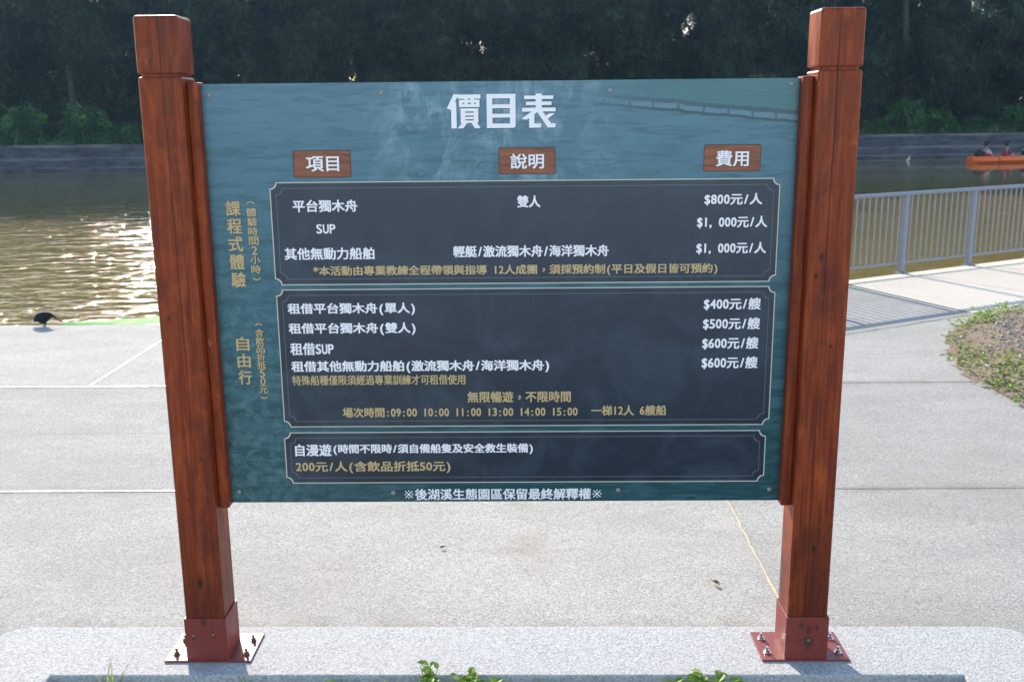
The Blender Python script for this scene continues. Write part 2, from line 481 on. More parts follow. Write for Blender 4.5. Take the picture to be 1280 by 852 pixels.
strip('paving_joint', [(.86, 1.366), (30, 1.366)], .007, -.002, DARK_JOINT)
strip('paving_joint', [(-2.5, 2.174), (-.9, 2.174)], .003, -.002, plain('faint_joint', (.34, .32, .29), .9))
strip('paving_joint', [(-2.56, 3.067), (-2.575, 4.86)], .011, -.002, GLARE_SEAL)
strip('paving_joint', [(.85 + rng.uniform(-.0022, .0022), .2 + i*.05) for i in range(57)], .009, -.002, TAN)
strip('paving_joint', [(2.2 + i*.115, 4.29 + i*.067 + rng.uniform(-.006, .006)) for i in range(12)], .012, -.0005, DARKGAP)
for k in (0, 1, 2, 3):
    x0 = 3.80 + k * .92; y0 = yrail(x0) - .12
    strip('paving_joint', [(x0, y0), (x0 + .62, y0 - 1.14)], .007, .0015, plain('joint_line', (.40, .37, .32), .9))

# kerb: a frame of pebble-washed concrete round the planting bed in front of the notice board
kb = MB()
out_ = [(-1.592, -1.46), (1.535, -1.46), (1.535, .150), (1.505, .176), (1.455, .194), (-1.50, .203), (-1.56, .190), (-1.592, .155)]
inn = [(-1.328, -1.20), (1.255, -1.20), (1.255, -.083), (-1.328, -.078)]
bmk = bmesh.new()
def ring(pts, z): return [bmk.verts.new((p[0], p[1], z)) for p in pts]
ot, it, ob, ib = ring(out_, 0), ring(inn, 0), ring(out_, -.15), ring(inn, -.15)
for A, B in ((ot, ob), (it, ib)):
    for i in range(len(A)):
        j = (i + 1) % len(A)
        bmk.faces.new((A[i], A[j], B[j], B[i]))
for q in ((ot[0], ot[1], it[1], it[0]), (ot[1], ot[2], it[2], it[1]), (ot[2], ot[3], ot[4], it[2]), (ot[4], ot[5], it[3], it[2]),
          (ot[5], ot[6], ot[7], it[3]), (ot[7], ot[0], it[0], it[3])):
    bmk.faces.new(q)
bmesh.ops.recalc_face_normals(bmk, faces=bmk.faces)
es = [e for e in bmk.edges if e.is_manifold and e.calc_face_angle(0) > .8]
bmesh.ops.bevel(bmk, geom=es, offset=.008, segments=3, affect='EDGES', profile=.6)
mek = bpy.data.meshes.new('kerb'); bmk.to_mesh(mek); bmk.free(); mek.materials.append(KERB)
ko = bpy.data.objects.new('kerb', mek); COL.objects.link(ko); ko['kind'] = 'structure'

def soil_sheet(name, inside, x0, x1, y0, y1, st, zf):
    vs_, fs, idx = [], [], {}
    nx, ny = int((x1-x0)/st), int((y1-y0)/st)
    def vid(i, j):
        if (i, j) not in idx:
            x, y = x0+i*st, y0+j*st
            idx[i, j] = len(vs_); vs_.append((x, y, zf(x, y)))
        return idx[i, j]
    for i in range(nx):
        for j in range(ny):
            if inside(x0+(i+.5)*st, y0+(j+.5)*st):
                fs.append((vid(i, j), vid(i+1, j), vid(i+1, j+1), vid(i, j+1)))
    return raw(name, vs_, fs, SOIL, kind='structure', smooth=True)
BED = [(3.37, 4.885), (3.60, 5.06), (4.03, 5.31), (8.6, 8.02), (12, 10.0), (12, 0), (4.2, 1.2), (3.1, 1.8), (2.75, 2.2), (2.673, 2.51), (2.676, 2.68), (2.66, 2.92), (2.644, 3.07), (2.669, 3.354), (2.774, 3.73), (2.861, 3.98), (2.987, 4.277)]
def in_bed(x, y):
    c = False; n = len(BED)
    for i in range(n):
        (xa, ya), (xb, yb) = BED[i], BED[i-1]
        if (ya > y) != (yb > y) and x < (xb-xa)*(y-ya)/(yb-ya)+xa: c = not c
    return c
def bed_dist(x, y):
    d = 9
    for i in range(len(BED)):
        a, b = Vector(BED[i-1]), Vector(BED[i]); ab = b-a
        t = max(0, min(1, (Vector((x, y))-a).dot(ab)/ab.length_squared))
        d = min(d, (a+ab*t-Vector((x, y))).length)
    return d
from mathutils import noise as mno
def zbed(x, y): return -.005 + min(.05, bed_dist(x, y)*.16) + .014*mno.noise((x*5, y*5, 0)) + .008*mno.noise((x*17, y*17, 3))
soil_sheet('soil', in_bed, 2.6, 9.0, 0, 9.0, .04, zbed)
soil_sheet('soil', lambda x, y: True, -1.36, 1.30, -1.24, -.06, .04, lambda x, y: -.10 + .02*mno.noise((x*6, y*6, 7)))

# water
wt = MB()
wt.add([(-150, 4.0, -.5), (150, 4.0, -.5), (150, 62, -.5), (-150, 22, -.5)], [(0, 1, 2, 3)])
wt.build('water', WATER, kind='structure')

# far bank: stepped concrete wall and the land behind it
BANKC = aggregate('bank_concrete', (.085, .09, .10), (.13, .135, .15), (.12, .125, .13), 6, .85, .2, .25).m
def stain_and_light_wall():
    m = Mat('stained_concrete_lit_ledges'); p = m.pos(); z = m.xyz(p)[2]
    n = m.noise(m.scale(p, (.35, 1, 1)), 3.2, 6, .72); n2 = m.noise(m.scale(p, (.12, 1, 2)), 3, 4)
    col = m.mix(m.sm(n, .3, .7), (.022, .026, .036), (.090, .095, .11))
    for a, b in ((-.42, -.36), (-.10, -.01), (.40, .52)):  # pale bands: sky light on the tier ledges put into the colour
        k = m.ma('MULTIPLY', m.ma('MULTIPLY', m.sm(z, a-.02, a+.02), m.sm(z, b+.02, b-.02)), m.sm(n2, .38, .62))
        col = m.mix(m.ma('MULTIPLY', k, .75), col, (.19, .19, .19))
    m.set(Base_Color=col, Roughness=.85); return m.m
BANKC = stain_and_light_wall()
bw = MB()
prof = [(-.25, -1.6), (-.25, -.40), (0, -.40), (0, -.38), (.02, -.02), (.30, -.02), (.31, .20), (.55, .20), (.57, .50), (.95, .50), (.95, -1.6)]
rings = []
for x in [i*4.0 for i in range(-24, 25)]:
    rings.append([(x - .13*d, ywall(x) + d, z + .012*mno.noise((x*.3, d*3, 0))) for d, z in prof])
bw.loft(rings)
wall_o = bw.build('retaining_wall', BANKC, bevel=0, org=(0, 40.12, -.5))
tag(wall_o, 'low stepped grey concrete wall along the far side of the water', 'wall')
fb = MB()
xs = [-700, -100, -60, -30, 0, 30, 60, 100, 700]
fb.loft([[(x, ywall(x) + .9 if abs(x) < 200 else ywall(x) + .9, .46), (x, ywall(x) + 3, .55), (x, ywall(x) + 9, .9), (x, ywall(x) + 40, 1.0), (x, 1100, 1.2)] for x in xs], cap=False, closed=False)
fb.build('far_bank', lm, kind='structure')

# ------------------------------------------------------------------ far trees, shrubs, bank grass
LEAFD = make_leaf('feathery_foliage', (.032, .058, .036), (.080, .120, .055), .6, .55)
LEAFS = make_leaf('shrub_leaf', (.050, .135, .045), (.095, .22, .065), .5, .45)
GRASSM = make_leaf('bank_grass_blade', (.050, .125, .042), (.10, .20, .062), .45, .6)
BARK = plain('dark_bark', (.075, .060, .050), .9, 0, .4, 9)

def rv(r): return Vector((r.gauss(0, 1), r.gauss(0, 1), r.gauss(0, 1)))
def tree_proto(seed, H, Rc, lean):
    r = random.Random(seed)
    root = empty('casuarina_tree', (0, 0, 0))
    tb = MB()
    pts, rad = [], []
    for i in range(9):
        t = i/8
        pts.append(Vector((lean*t*t + .18*math.sin(3*t+seed), .15*math.sin(4*t+seed*2), -.3 + H*.9*t))); rad.append(.19*(1-t)**.8+.02)
    tb.tube(pts, rad, 9)
    def tp(t):
        k = min(7, int(t*8)); return pts[k].lerp(pts[k+1], t*8-k)
    limbs = []
    for i in range(26):
        t = .045 + .90*(i/26)**1.15 + r.uniform(-.02, .02); b = tp(min(.98, t))
        a = r.uniform(0, 6.283); L = Rc*(.55+.5*math.sin(math.pi*min(1, .22+t*.75)))*r.uniform(.7, 1.15)
        up = r.uniform(.25, .8)
        e1 = b + Vector((math.cos(a), math.sin(a), up))*L*.5
        e2 = b + Vector((math.cos(a)*1.0, math.sin(a)*1.0, up*.75))*L
        tb.tube([b, e1, e2], [.055*(1.1-t), .032*(1.1-t), .010], 5)
        limbs.append((b, e1, e2, t))
    tb.build('trunk', BARK, root, smooth=True)
    vs_, fs = [], []
    for (b, e1, e2, t) in limbs:
        nc = 13
        for c in range(nc):
            q = r.uniform(.22, 1.08)
            cen = b.lerp(e1, q*2) if q < .5 else e1.lerp(e2, q*2-1)
            cen = cen + rv(r)*.34 + Vector((0, 0, -.1))
            n = int(r.uniform(66, 150)); sp = r.uniform(.15, .34)
            out_d = (e2-b).normalized()
            for k in range(n):
                p = cen + Vector((r.gauss(0, sp), r.gauss(0, sp), r.gauss(0, sp*1.15)))
                d = (Vector((0, 0, -.75)) + out_d*.45 + rv(r)*.45).normalized()
                L = r.uniform(.20, .60); w = r.uniform(.014, .036)
                sd = d.cross(rv(r)).normalized()*w
                m_ = p + d*L*.55
                e = p + d*L + Vector((0, 0, -.08*L))
                i0 = len(vs_)
                vs_ += [tuple(p - sd*.4), tuple(m_ - sd), tuple(e), tuple(m_ + sd), ]
                fs.append((i0, i0+1, i0+2, i0+3))
    crown = raw('crown', vs_, fs, LEAFD, root)
    return root

PX_TREES = [  # (x, distance behind wall top, label) front row, left to right
    (-27.5, 3.2, None), (-23.6, 3.6, None),
    (-19.6, 3.0, 'dark feathery tree on the far bank beyond the sunny glints at the left edge'),
    (-15.9, 4.2, 'dark feathery tree on the far bank just left of the left wooden post'),
    (-12.2, 3.1, 'dark feathery tree on the far bank rising just right of the left post top'),
    (-8.6, 3.9, 'dark feathery tree on the far bank above the upper left corner of the board'),
    (-5.0, 3.0, 'dark feathery tree on the far bank above the board left of its title'),
    (-1.5, 3.7, 'dark feathery tree on the far bank directly above the board title'),
    (2.2, 3.1, 'dark feathery tree on the far bank above the board just right of its title'),
    (5.9, 4.1, 'dark feathery tree on the far bank above the right part of the board'),
    (9.6, 3.2, 'dark feathery tree on the far bank just left of the right post top'),
    (14.0, 3.8, 'dark feathery tree on the far bank hidden partly by the right post top'),
    (18.0, 3.0, 'dark feathery tree on the far bank between the right post and the orange boat'),
    (22.0, 3.6, 'dark feathery tree on the far bank straight behind the orange boat'),
    (26.2, 3.2, None), (30.2, 3.5, None)]
protos = [tree_proto(3, 13.6, 2.9, .5), tree_proto(8, 14.4, 2.7, -.6), tree_proto(21, 12.9, 3.1, .3), tree_proto(34, 14.0, 2.8, -.2)]
used = set()
def place_tree(i, x, d, label, group):
    k = (i * 7 + i // 4) % 4
    if k not in used: o = protos[k]; used.add(k)
    else: o = copy_tree(protos[k])
    s = rng.uniform(.93, 1.08)
    o.location = (x, ywall(x) + d + 1.0, .55); o.rotation_euler = (0, 0, rng.uniform(0, 6.28)); o.scale = (s, s, s)
    tag(o, label, 'tree', group)
i = 0
for x, d, lab in PX_TREES:
    place_tree(i, x, d, lab or 'dark feathery tree in the front row beyond the edge of the photo', 'tall dark trees lining the far bank'); i += 1
for row, dd in ((0, 6.6), (1, 10.5)):
    for k in range(16 if row < 2 else 7):
        x = -30 + k*(4.2 if row < 2 else 10.2) + (row % 2)*2.0 + rng.uniform(-.8, .8)
        place_tree(i, x, dd + rng.uniform(-.8, .8), 'dark feathery tree standing in the rows behind the front trees of the far bank', 'tall dark trees lining the far bank'); i += 1

def leaf_poly(p, d, up, L, w, bend=.25):
    s = d.cross(up).normalized()
    q = [p, p + d*L*.35 + s*w - up*0, p + d*L*.75 + s*w*.75 - up*bend*L*.4, p + d*L - up*bend*L, p + d*L*.75 - s*w*.75 - up*bend*L*.4, p + d*L*.35 - s*w]
    return [tuple(v) for v in q]
def shrub_proto(seed, H, W, n, LL, lw):
    r = random.Random(seed)
    root = empty('bank_shrub', (0, 0, 0))
    st = MB(); vs_, fs = [], []
    for k in range(9):
        a = r.uniform(0, 6.28); tip = Vector((math.cos(a)*W*.6*r.random(), math.sin(a)*W*.6*r.random(), H*r.uniform(.5, .9)))
        st.tube([Vector((0, 0, -.1)), tip*.5 + Vector((0, 0, .05)), tip], [.018, .012, .005], 5)
    for k in range(n):
        a = r.uniform(0, 6.28); q = math.sqrt(r.random()); h = r.random()
        p = Vector((math.cos(a)*W*q*(1-.45*h), math.sin(a)*W*q*(1-.45*h), H*h*(1-.35*q)))
        d = (Vector((math.cos(a)*.7, math.sin(a)*.7, r.uniform(.1, .9))) + rv(r)*.35).normalized()
        i0 = len(vs_); vs_ += leaf_poly(p, d, Vector((0, 0, 1)) if abs(d.z) < .9 else Vector((1, 0, 0)), LL*r.uniform(.6, 1.3), lw*r.uniform(.7, 1.2), .5)
        fs.append(tuple(range(i0, i0+6)))
    st.build('stem', BARK, root); raw('foliage', vs_, fs, LEAFS, root)
    return root
shp = [shrub_proto(5, 1.0, .85, 620, .26, .045), shrub_proto(6, 1.5, .8, 640, .42, .028), shrub_proto(7, .8, 1.1, 700, .20, .05)]
sused = set()
SHR = [(-23, .7, 0, None), (-20.6, .8, 1, 'bushy green shrub on the bank at the far left edge'), (-18.3, .9, 1, 'taller spiky green shrub on the bank left of the left post'),
       (-16.4, .6, 2, 'low round green shrub on the bank beside the left post'), (-14.2, .8, 0, None), (-11.5, .8, 1, None), (-8, .9, 2, None), (-4, .7, 0, None), (0, .8, 1, None), (4, .9, 0, None), (8, .7, 2, None), (12, .8, 1, None),
       (15.9, .7, 2, 'low green shrub on the bank just right of the right post'), (17.3, .8, 1, 'spiky green shrub on the bank between right post and boat'),
       (18.9, .7, 0, 'round green shrub on the bank left of the orange boat'), (20.8, .9, 2, 'low green shrub on the bank above the front of the orange boat'),
       (22.6, .7, 1, 'spiky green shrub on the bank above the paddlers at right edge'), (25, .8, 0, None)]
for n_, (x, d, k, lab) in enumerate(SHR):
    if k not in sused: o = shp[k]; sused.add(k)
    else: o = copy_tree(shp[k])
    o.location = (x, ywall(x) + d + 1.1, .5); o.rotation_euler = (0, 0, rng.uniform(0, 6.28)); s = rng.uniform(.85, 1.2); o.scale = (s, s, s)
    tag(o, lab or 'green shrub on the far bank hidden behind the notice board or beyond the edges', 'shrub', 'green shrubs along the far bank')

vs_, fs = [], []
for k in range(16000):
    x = rng.uniform(-34, 36); d = abs(rng.gauss(0, 1.6)); y = ywall(x) + .95 + d
    H = rng.uniform(.15, .55)*(.6 + .7*(mno.noise((x*.6, d, 1))+.5)); a = rng.uniform(0, 3.14)
    lean = Vector((rng.gauss(0, .2), rng.gauss(0, .2), 0)); w = rng.uniform(.012, .03)
    b = Vector((x, y, .44 + .04*d)); s = Vector((math.cos(a), math.sin(a), 0))*w
    i0 = len(vs_); vs_ += [tuple(b-s), tuple(b+s), tuple(b + lean*H + Vector((0, 0, H)))]; fs.append((i0, i0+1, i0+2))
raw('bank_grass', vs_, fs, GRASSM, kind='stuff')

# blue scattering box, added to tint the far trees like a veil
hz = MB(); hz.box(-95, 95, -25, 150, -2.6, 17.5)
HZ = bpy.data.materials.new('added_haze'); HZ.use_nodes = True
HZ.node_tree.nodes.remove(HZ.node_tree.nodes['Principled BSDF'])
pvn = HZ.node_tree.nodes.new('ShaderNodeVolumePrincipled')
pvn.inputs['Color'].default_value = (.36, .60, 1, 1); pvn.inputs['Density'].default_value = .00045; pvn.inputs['Anisotropy'].default_value = .4
HZ.node_tree.links.new(pvn.outputs[0], HZ.node_tree.nodes['Material Output'].inputs['Volume'])
hz.build('added_haze', HZ, kind='stuff')

# ------------------------------------------------------------------ railing along the water
RAILP = plain('grey_rail_paint', (.20, .215, .26), .42, 0, .12, 20)
def make_railing():
    A = Vector((3.68, 7.073, 0)); d = Vector((.8706, .4917, 0)); n = Vector((-.4917, .8706, 0)); SP = .984
    k0, k1 = -4, 4
    P0, P1 = A + d*SP*k0, A + d*SP*k1
    root = empty('railing', tuple(P0))
    tag(root, 'grey metal railing with thin upright bars along the water beyond the right post', 'railing')
    def bar(mb, c, hw, ht, z0, z1):
        q = [c - d*hw - n*ht, c + d*hw - n*ht, c + d*hw + n*ht, c - d*hw + n*ht]
        mb.loft([[(p.x, p.y, z0) for p in q], [(p.x, p.y, z1) for p in q]])
    def beam(name, z, a, b, N=14):
        mb = MB(); rings = []
        for P in (P0 - d*.10, P1 + d*.10):
            rings.append([(P.x + n.x*a*math.cos(t), P.y + n.y*a*math.cos(t), z + b*math.sin(t)) for t in [2*math.pi*i/N for i in range(N)]])
        mb.loft(rings); return mb.build(name, RAILP, root, smooth=False)
    beam('top_rail', .765, .030, .019)
    beam('bottom_rail', .098, .016, .011, 8)
    for k in range(k0, k1+1):
        c = A + d*SP*k
        p = MB(); bar(p, c, .027, .022, 0, .752); po = p.build('post', RAILP, root, bevel=.003)
        f = MB(); bar(f, c, .055, .045, 0, .008); f.build('base_plate', RAILP, po)
        if k < k1:
            for j in range(1, 12):
                b = MB(); bar(b, c + d*SP*j/12, .0095, .004, .105, .755); b.build('baluster', RAILP, root)
make_railing()

# ------------------------------------------------------------------ notice board
BX0, BX1, BZ0, BZ1, BY = -.8138, .7465, .4675, 1.6298, .0585
board_root = empty('notice_board', (-.0335, .056, 0))
tag(board_root, 'large blue price board of boat hire fees held between two reddish wooden posts', 'notice board')
XL, XR, PW = -.9564, .8890, .1126
def make_post(x0, x1, side):
    mb = MB()
    c = .0035
    def rg(z, ins): return [(x0+ins+c, ins, z), (x1-ins-c, ins, z), (x1-ins, ins+c, z), (x1-ins, .110-ins-c, z), (x1-ins-c, .110-ins, z), (x0+ins+c, .110-ins, z), (x0+ins, .110-ins-c, z), (x0+ins, ins+c, z)]
    gz = 1.650
    mb.loft([rg(.012, 0), rg(gz-.008, 0), rg(gz-.004, .002), rg(gz-.003, .008), rg(gz+.005, .008), rg(gz+.006, .001), rg(gz+.010, 0), rg(1.791, 0), rg(1.7965, .0025), rg(1.7985, .007)])
    p = mb.build('post', WOOD, board_root)
    # batten that holds the board edge, on the inner side of the post
    b = MB()
    if side < 0: bx0, bx1 = x1 + .0005, BX0 - .0006
    else: bx0, bx1 = BX1 + .0006, x0 - .0005
    b.box(bx0, bx1, .030, .088, .462, 1.634)
    b.build('batten', WOOD, p, bevel=.004)
    # steel shoe: four plates welded into an open box, and its foot plate
    s = MB(); t = .004; e = .0045
    a0, a1, y0, y1, zt = x0 - e, x1 + e, -e, .110 + e, .136
    o_ = [(a0, y0), (a1, y0), (a1, y1), (a0, y1)]; i_ = [(a0+t, y0+t), (a1-t, y0+t), (a1-t, y1-t), (a0+t, y1-t)]
    s.loft([[(*q, .006) for q in o_], [(*q, zt) for q in o_], [(*q, zt) for q in i_], [(*q, .008) for q in i_]], cap=False)
    sh = s.build('shoe', SHOE, board_root, bevel=.0012)
    f = MB(); cx = (x0+x1)/2
    f.box(cx-.126, cx+.126, -.010, .150, .0005, .0062)
    fo = f.build('foot_plate', SHOE, sh, bevel=.0012)
    for sx in (-1, 1):
        for by in (.030, .108):
            bolt(cx + sx*.103, by, sh)
    return p, sh
def bolt(x, y, parent):
    m = MB()
    def cyl(r, z0, z1, n, ph=0):
        m.loft([[(x + r*math.cos(2*math.pi*i/n+ph), y + r*math.sin(2*math.pi*i/n+ph), z) for i in range(n)] for z in (z0, z1)])
    cyl(.0115, .0064, .0080, 18); cyl(.0082, .0081, .0150, 6, rng.random()); cyl(.0042, .0151, .0250, 10)
    m.build('anchor_bolt', RUSTY if x < 0 else STEEL, parent)
def disc_screw(x, y, z, r, parent, mat, name='screw'):
    m = MB(); n = 14
    m.loft([[(x + rr*math.cos(2*math.pi*i/n), yy, z + rr*math.sin(2*math.pi*i/n)) for i in range(n)]
            for rr, yy in ((r, y), (r, y-.0012), (r*.72, y-.0026), (r*.40, y-.0030), (r*.36, y-.0014))])
    m.build(name, mat, parent, smooth=False)
pl_, shl = make_post(XL, XL + PW, -1)
pr_, shr = make_post(XR - PW, XR, 1)
for x, z, sh in ((-.936, .083, shl), (-.879, .085, shl), (.8375, .064, shr)):
    disc_screw(x, -.0046, z, .0052, sh, RUSTY)

bd = MB()
bd.box(BX0, BX1, BY, BY+.010, BZ0, BZ1)
bd.mi = [1, 1, 0, 1, 1, 1]
board = bd.build('board', [PRINT, BOARD_EDGE], board_root)
# hidden carrying rails behind the board
back = MB()
for z in (.60, 1.50): back.box(XL + PW + .001, XR - PW - .001, .0900, .1080, z-.03, z+.03)
back.build('back_rail', WOOD, board_root)
for x, z in ((-.7954, 1.6008), (-.3429, 1.6034), (.2547, 1.6035), (.7265, 1.6149), (-.7932, .4993), (-.3504, .4948), (.2910, .5003), (.7198, .5007)):
    disc_screw(x, BY - .0002, z, .0062, board, SCREWM)

def notch_pts(x0, x1, z0, z1, r, n=7):
    pts = []
    for cx, cz, a0 in ((x0, z0, 90), (x1, z0, 180), (x1, z1, 270), (x0, z1, 360)):
        for i in range(n+1):
            a = R(a0 - 90*i/n)
            pts.append((cx + r*math.cos(a), cz + r*math.sin(a)))
    return pts
def flat_poly(name, pts, y, mat, parent):
    m = MB(); m.add([(p[0], y, p[1]) for p in pts], [tuple(range(len(pts)))])
    return m.build(name, mat, parent)
def ring_strip(m, x0, x1, z0, z1, r, w, y):
    a = notch_pts(x0, x1, z0, z1, r); b = notch_pts(x0+w, x1-w, z0+w, z1-w, r)
    n = len(a)
    m.add([(p[0], y, p[1]) for p in a] + [(p[0], y, p[1]) for p in b], [(i, (i+1) % n, n+(i+1) % n, n+i) for i in range(n)])

def text_geo(s):
    cu = bpy.data.curves.new('t', 'FONT'); cu.body = s; cu.size = 1.0; cu.resolution_u = 3
    o = bpy.data.objects.new('t', cu); COL.objects.link(o)
    dg = bpy.context.evaluated_depsgraph_get()
    me = bpy.data.meshes.new_from_object(o.evaluated_get(dg))
    vs_ = [(v.co.x, v.co.y) for v in me.vertices]; fs = [tuple(p.vertices) for p in me.polygons]
    bpy.data.objects.remove(o); bpy.data.curves.remove(cu); bpy.data.meshes.remove(me)
    return vs_, fs
def text_line(s):
    vs_, fs, pen = [], [], 0.0
    for ch in s:
        adv = .5 if ord(ch) < 128 else 1.0
        if ch != ' ':
            v, f = text_geo(ch); b = len(vs_)
            if adv < 1:
                lo, hi = min(q[0] for q in v), max(q[0] for q in v)
                k = min(1.0, .40/max(1e-6, hi-lo)); mid = (lo+hi)/2
                if ch in '(': mid -= .02
                if ch in ')': mid += .02
                if ch == ',': mid += .12
                v = [((q[0]-mid)*k + .25, q[1]*1.06) for q in v]
            elif ch == '\uff0c':
                v = [(q[0]+.28, q[1]+.25) for q in v]
            vs_ += [(q[0]+pen, q[1]) for q in v]; fs += [tuple(i+b for i in p) for p in f]
        pen += .28 if ch == ' ' and s[max(0, s.index(ch)-1)] == ',' else adv
    return vs_, fs
LY = BY - .0012
_layer = [0]
def put_glyphs(m, vs_, fs, x0, x1, zc, h, bold, edge=0):
    """fit flat outlines into a box of the board; copies shifted by a hair make the strokes bold"""
    ax, bx = min(v[0] for v in vs_), max(v[0] for v in vs_)
    az, bz = min(v[1] for v in vs_), max(v[1] for v in vs_)
    r = bold * h
    sx = (x1 - x0 - 2*r)/max(1e-6, bx-ax); sz = (h - 2*r*.75)/max(1e-6, bz-az)
    for k, (ox, oz) in enumerate(((0, 0), (1, .75), (-1, .75), (1, -.75), (-1, -.75), (1, 0), (-1, 0)) if bold else ((0, 0),)):
        m.add([(x0 + r + (v[0]-ax)*sx + ox*r, LY - k*.00003, zc - h/2 + r*.75 + (v[1]-az)*sz + oz*r) for v in vs_], fs)
        if edge and k < 5:  # dark copies set down and right: the print's drop shadow
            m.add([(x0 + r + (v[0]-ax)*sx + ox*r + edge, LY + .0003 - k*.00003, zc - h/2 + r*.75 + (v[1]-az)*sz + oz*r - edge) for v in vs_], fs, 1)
LINES = [
    ('p1w', '平台獨木舟', -0.5911, -0.4165, 1.3108, 0.0326, 0.022),
    ('p1w', 'SUP', -0.5303, -0.4788, 1.2494, 0.0254, 0.03),
    ('p1w', '其他無動力船舶', -0.6206, -0.3762, 1.1824, 0.0331, 0.022),
    ('p1w', '雙人', 0.0106, 0.073, 1.318, 0.0318, 0.022),
    ('p1w', '輕艇/激流獨木舟/海洋獨木舟', -0.1631, 0.2569, 1.1854, 0.0317, 0.022),
    ('p1w', '$800元/人', 0.5096, 0.663, 1.3192, 0.0317, 0.022),
    ('p1w', '$1, 000元/人', 0.4919, 0.679, 1.2586, 0.0321, 0.022),
    ('p1w', '$1, 000元/人', 0.4921, 0.6792, 1.1889, 0.0324, 0.022),
    ('p1g', '*本活動由專業教練全程帶領與指導 12人成團，須採預約制(平日及假日皆可預約)', -0.5444, 0.5505, 1.1334, 0.0311, 0.022),
    ('p2w', '租借平台獨木舟(單人)', -0.621, -0.2714, 1.0293, 0.0348, 0.022),
    ('p2w', '租借平台獨木舟(雙人)', -0.6214, -0.2716, 0.9738, 0.0351, 0.022),
    ('p2w', '租借SUP', -0.6203, -0.4997, 0.918, 0.035, 0.022),
    ('p2w', '租借其他無動力船舶(激流獨木舟/海洋獨木舟)', -0.6202, 0.0955, 0.8657, 0.0362, 0.022),
    ('p2w', '$400元/艘', 0.5171, 0.6719, 1.0361, 0.0341, 0.022),
    ('p2w', '$500元/艘', 0.5167, 0.6722, 0.9813, 0.0344, 0.022),
    ('p2w', '$600元/艘', 0.5162, 0.6703, 0.9265, 0.0347, 0.022),
    ('p2w', '$600元/艘', 0.5165, 0.6705, 0.8715, 0.0351, 0.022),
    ('p2g', '特殊船種僅限須經過專業訓練才可租借使用', -0.62, -0.1373, 0.8284, 0.0286, 0.022),
    ('p2g', '無限暢遊，不限時間', -0.1324, 0.156, 0.7775, 0.032, 0.022),
    ('p2g', '場次時間:09:00 10:00 11:00 13:00 14:00 15:00', -0.4837, 0.1749, 0.7343, 0.029, 0.022),
    ('p2g', '一梯12人 6艘船', 0.2129, 0.4223, 0.7364, 0.0298, 0.022),
    ('p3w', '自漫遊', -0.624, -0.5205, 0.6241, 0.0357, 0.022),
    ('p3w', '(時間不限時/須自備船隻及安全救生裝備)', -0.5148, 0.0491, 0.6256, 0.0323, 0.022),
    ('p3g', '200元/人(含飲品折抵50元)', -0.6247, -0.1849, 0.5725, 0.036, 0.022),
    ('foot', '※後湖溪生態園區保留最終解釋權※', -0.322, 0.2479, 0.4899, 0.034, 0.022),
    ('q1', '項目', -0.5488, -0.4607, 1.4215, 0.0398, 0.022),
    ('q2', '說明', -0.0061, 0.0829, 1.4238, 0.0396, 0.022),
    ('q3', '費用', 0.5366, 0.6229, 1.4262, 0.0416, 0.022),
    ('title', '價目表', -0.1715, 0.1136, 1.5537, 0.0858, 0.022),
]
VERT = [
    ('side', '課', -0.7515, 1.3062, 0.0399, 0.0406, 0.022),
    ('side', '程', -0.7511, 1.2585, 0.04, 0.0409, 0.022),
    ('side', '式', -0.7508, 1.2103, 0.0402, 0.0412, 0.022),
    ('side', '體', -0.7504, 1.1618, 0.0404, 0.0416, 0.022),
    ('side', '驗', -0.75, 1.1129, 0.0405, 0.0419, 0.022),
    ('side', '自', -0.7511, 0.9338, 0.0367, 0.0397, 0.022),
    ('side', '由', -0.7509, 0.8859, 0.0368, 0.04, 0.022),
    ('side', '行', -0.7508, 0.8377, 0.0369, 0.0403, 0.022),
    ('side2', '(', -0.7031, 1.3207, 0.021, 0.0081, 0.018),
    ('side2', '體', -0.7027, 1.2954, 0.0263, 0.0231, 0.018),
    ('side2', '驗', -0.7023, 1.2699, 0.0264, 0.0232, 0.018),
    ('side2', '時', -0.7019, 1.2443, 0.0264, 0.0233, 0.018),
    ('side2', '間', -0.7015, 1.2186, 0.0265, 0.0234, 0.018),
    ('side2', '2', -0.7011, 1.1928, 0.0265, 0.0235, 0.018),
    ('side2', '小', -0.7007, 1.1669, 0.0266, 0.0236, 0.018),
    ('side2', '時', -0.7003, 1.1408, 0.0266, 0.0237, 0.018),
    ('side2', ')', -0.6999, 1.1147, 0.0214, 0.0083, 0.018),
    ('side2', '(', -0.7035, 0.9877, 0.0191, 0.0076, 0.018),
    ('side2', '含', -0.7033, 0.9649, 0.0239, 0.0217, 0.018),
    ('side2', '飲', -0.7031, 0.9421, 0.024, 0.0218, 0.018),
    ('side2', '品', -0.7028, 0.9191, 0.024, 0.0218, 0.018),
    ('side2', '折', -0.7026, 0.896, 0.0241, 0.0219, 0.018),
    ('side2', '抵', -0.7024, 0.8729, 0.0241, 0.022, 0.018),
    ('side2', '5', -0.7022, 0.8497, 0.0241, 0.0221, 0.018),
    ('side2', '0', -0.7019, 0.8264, 0.0242, 0.0222, 0.018),
    ('side2', '元', -0.7017, 0.803, 0.0242, 0.0222, 0.018),
    ('side2', ')', -0.7015, 0.7795, 0.0194, 0.0078, 0.018),
]
inks = {}
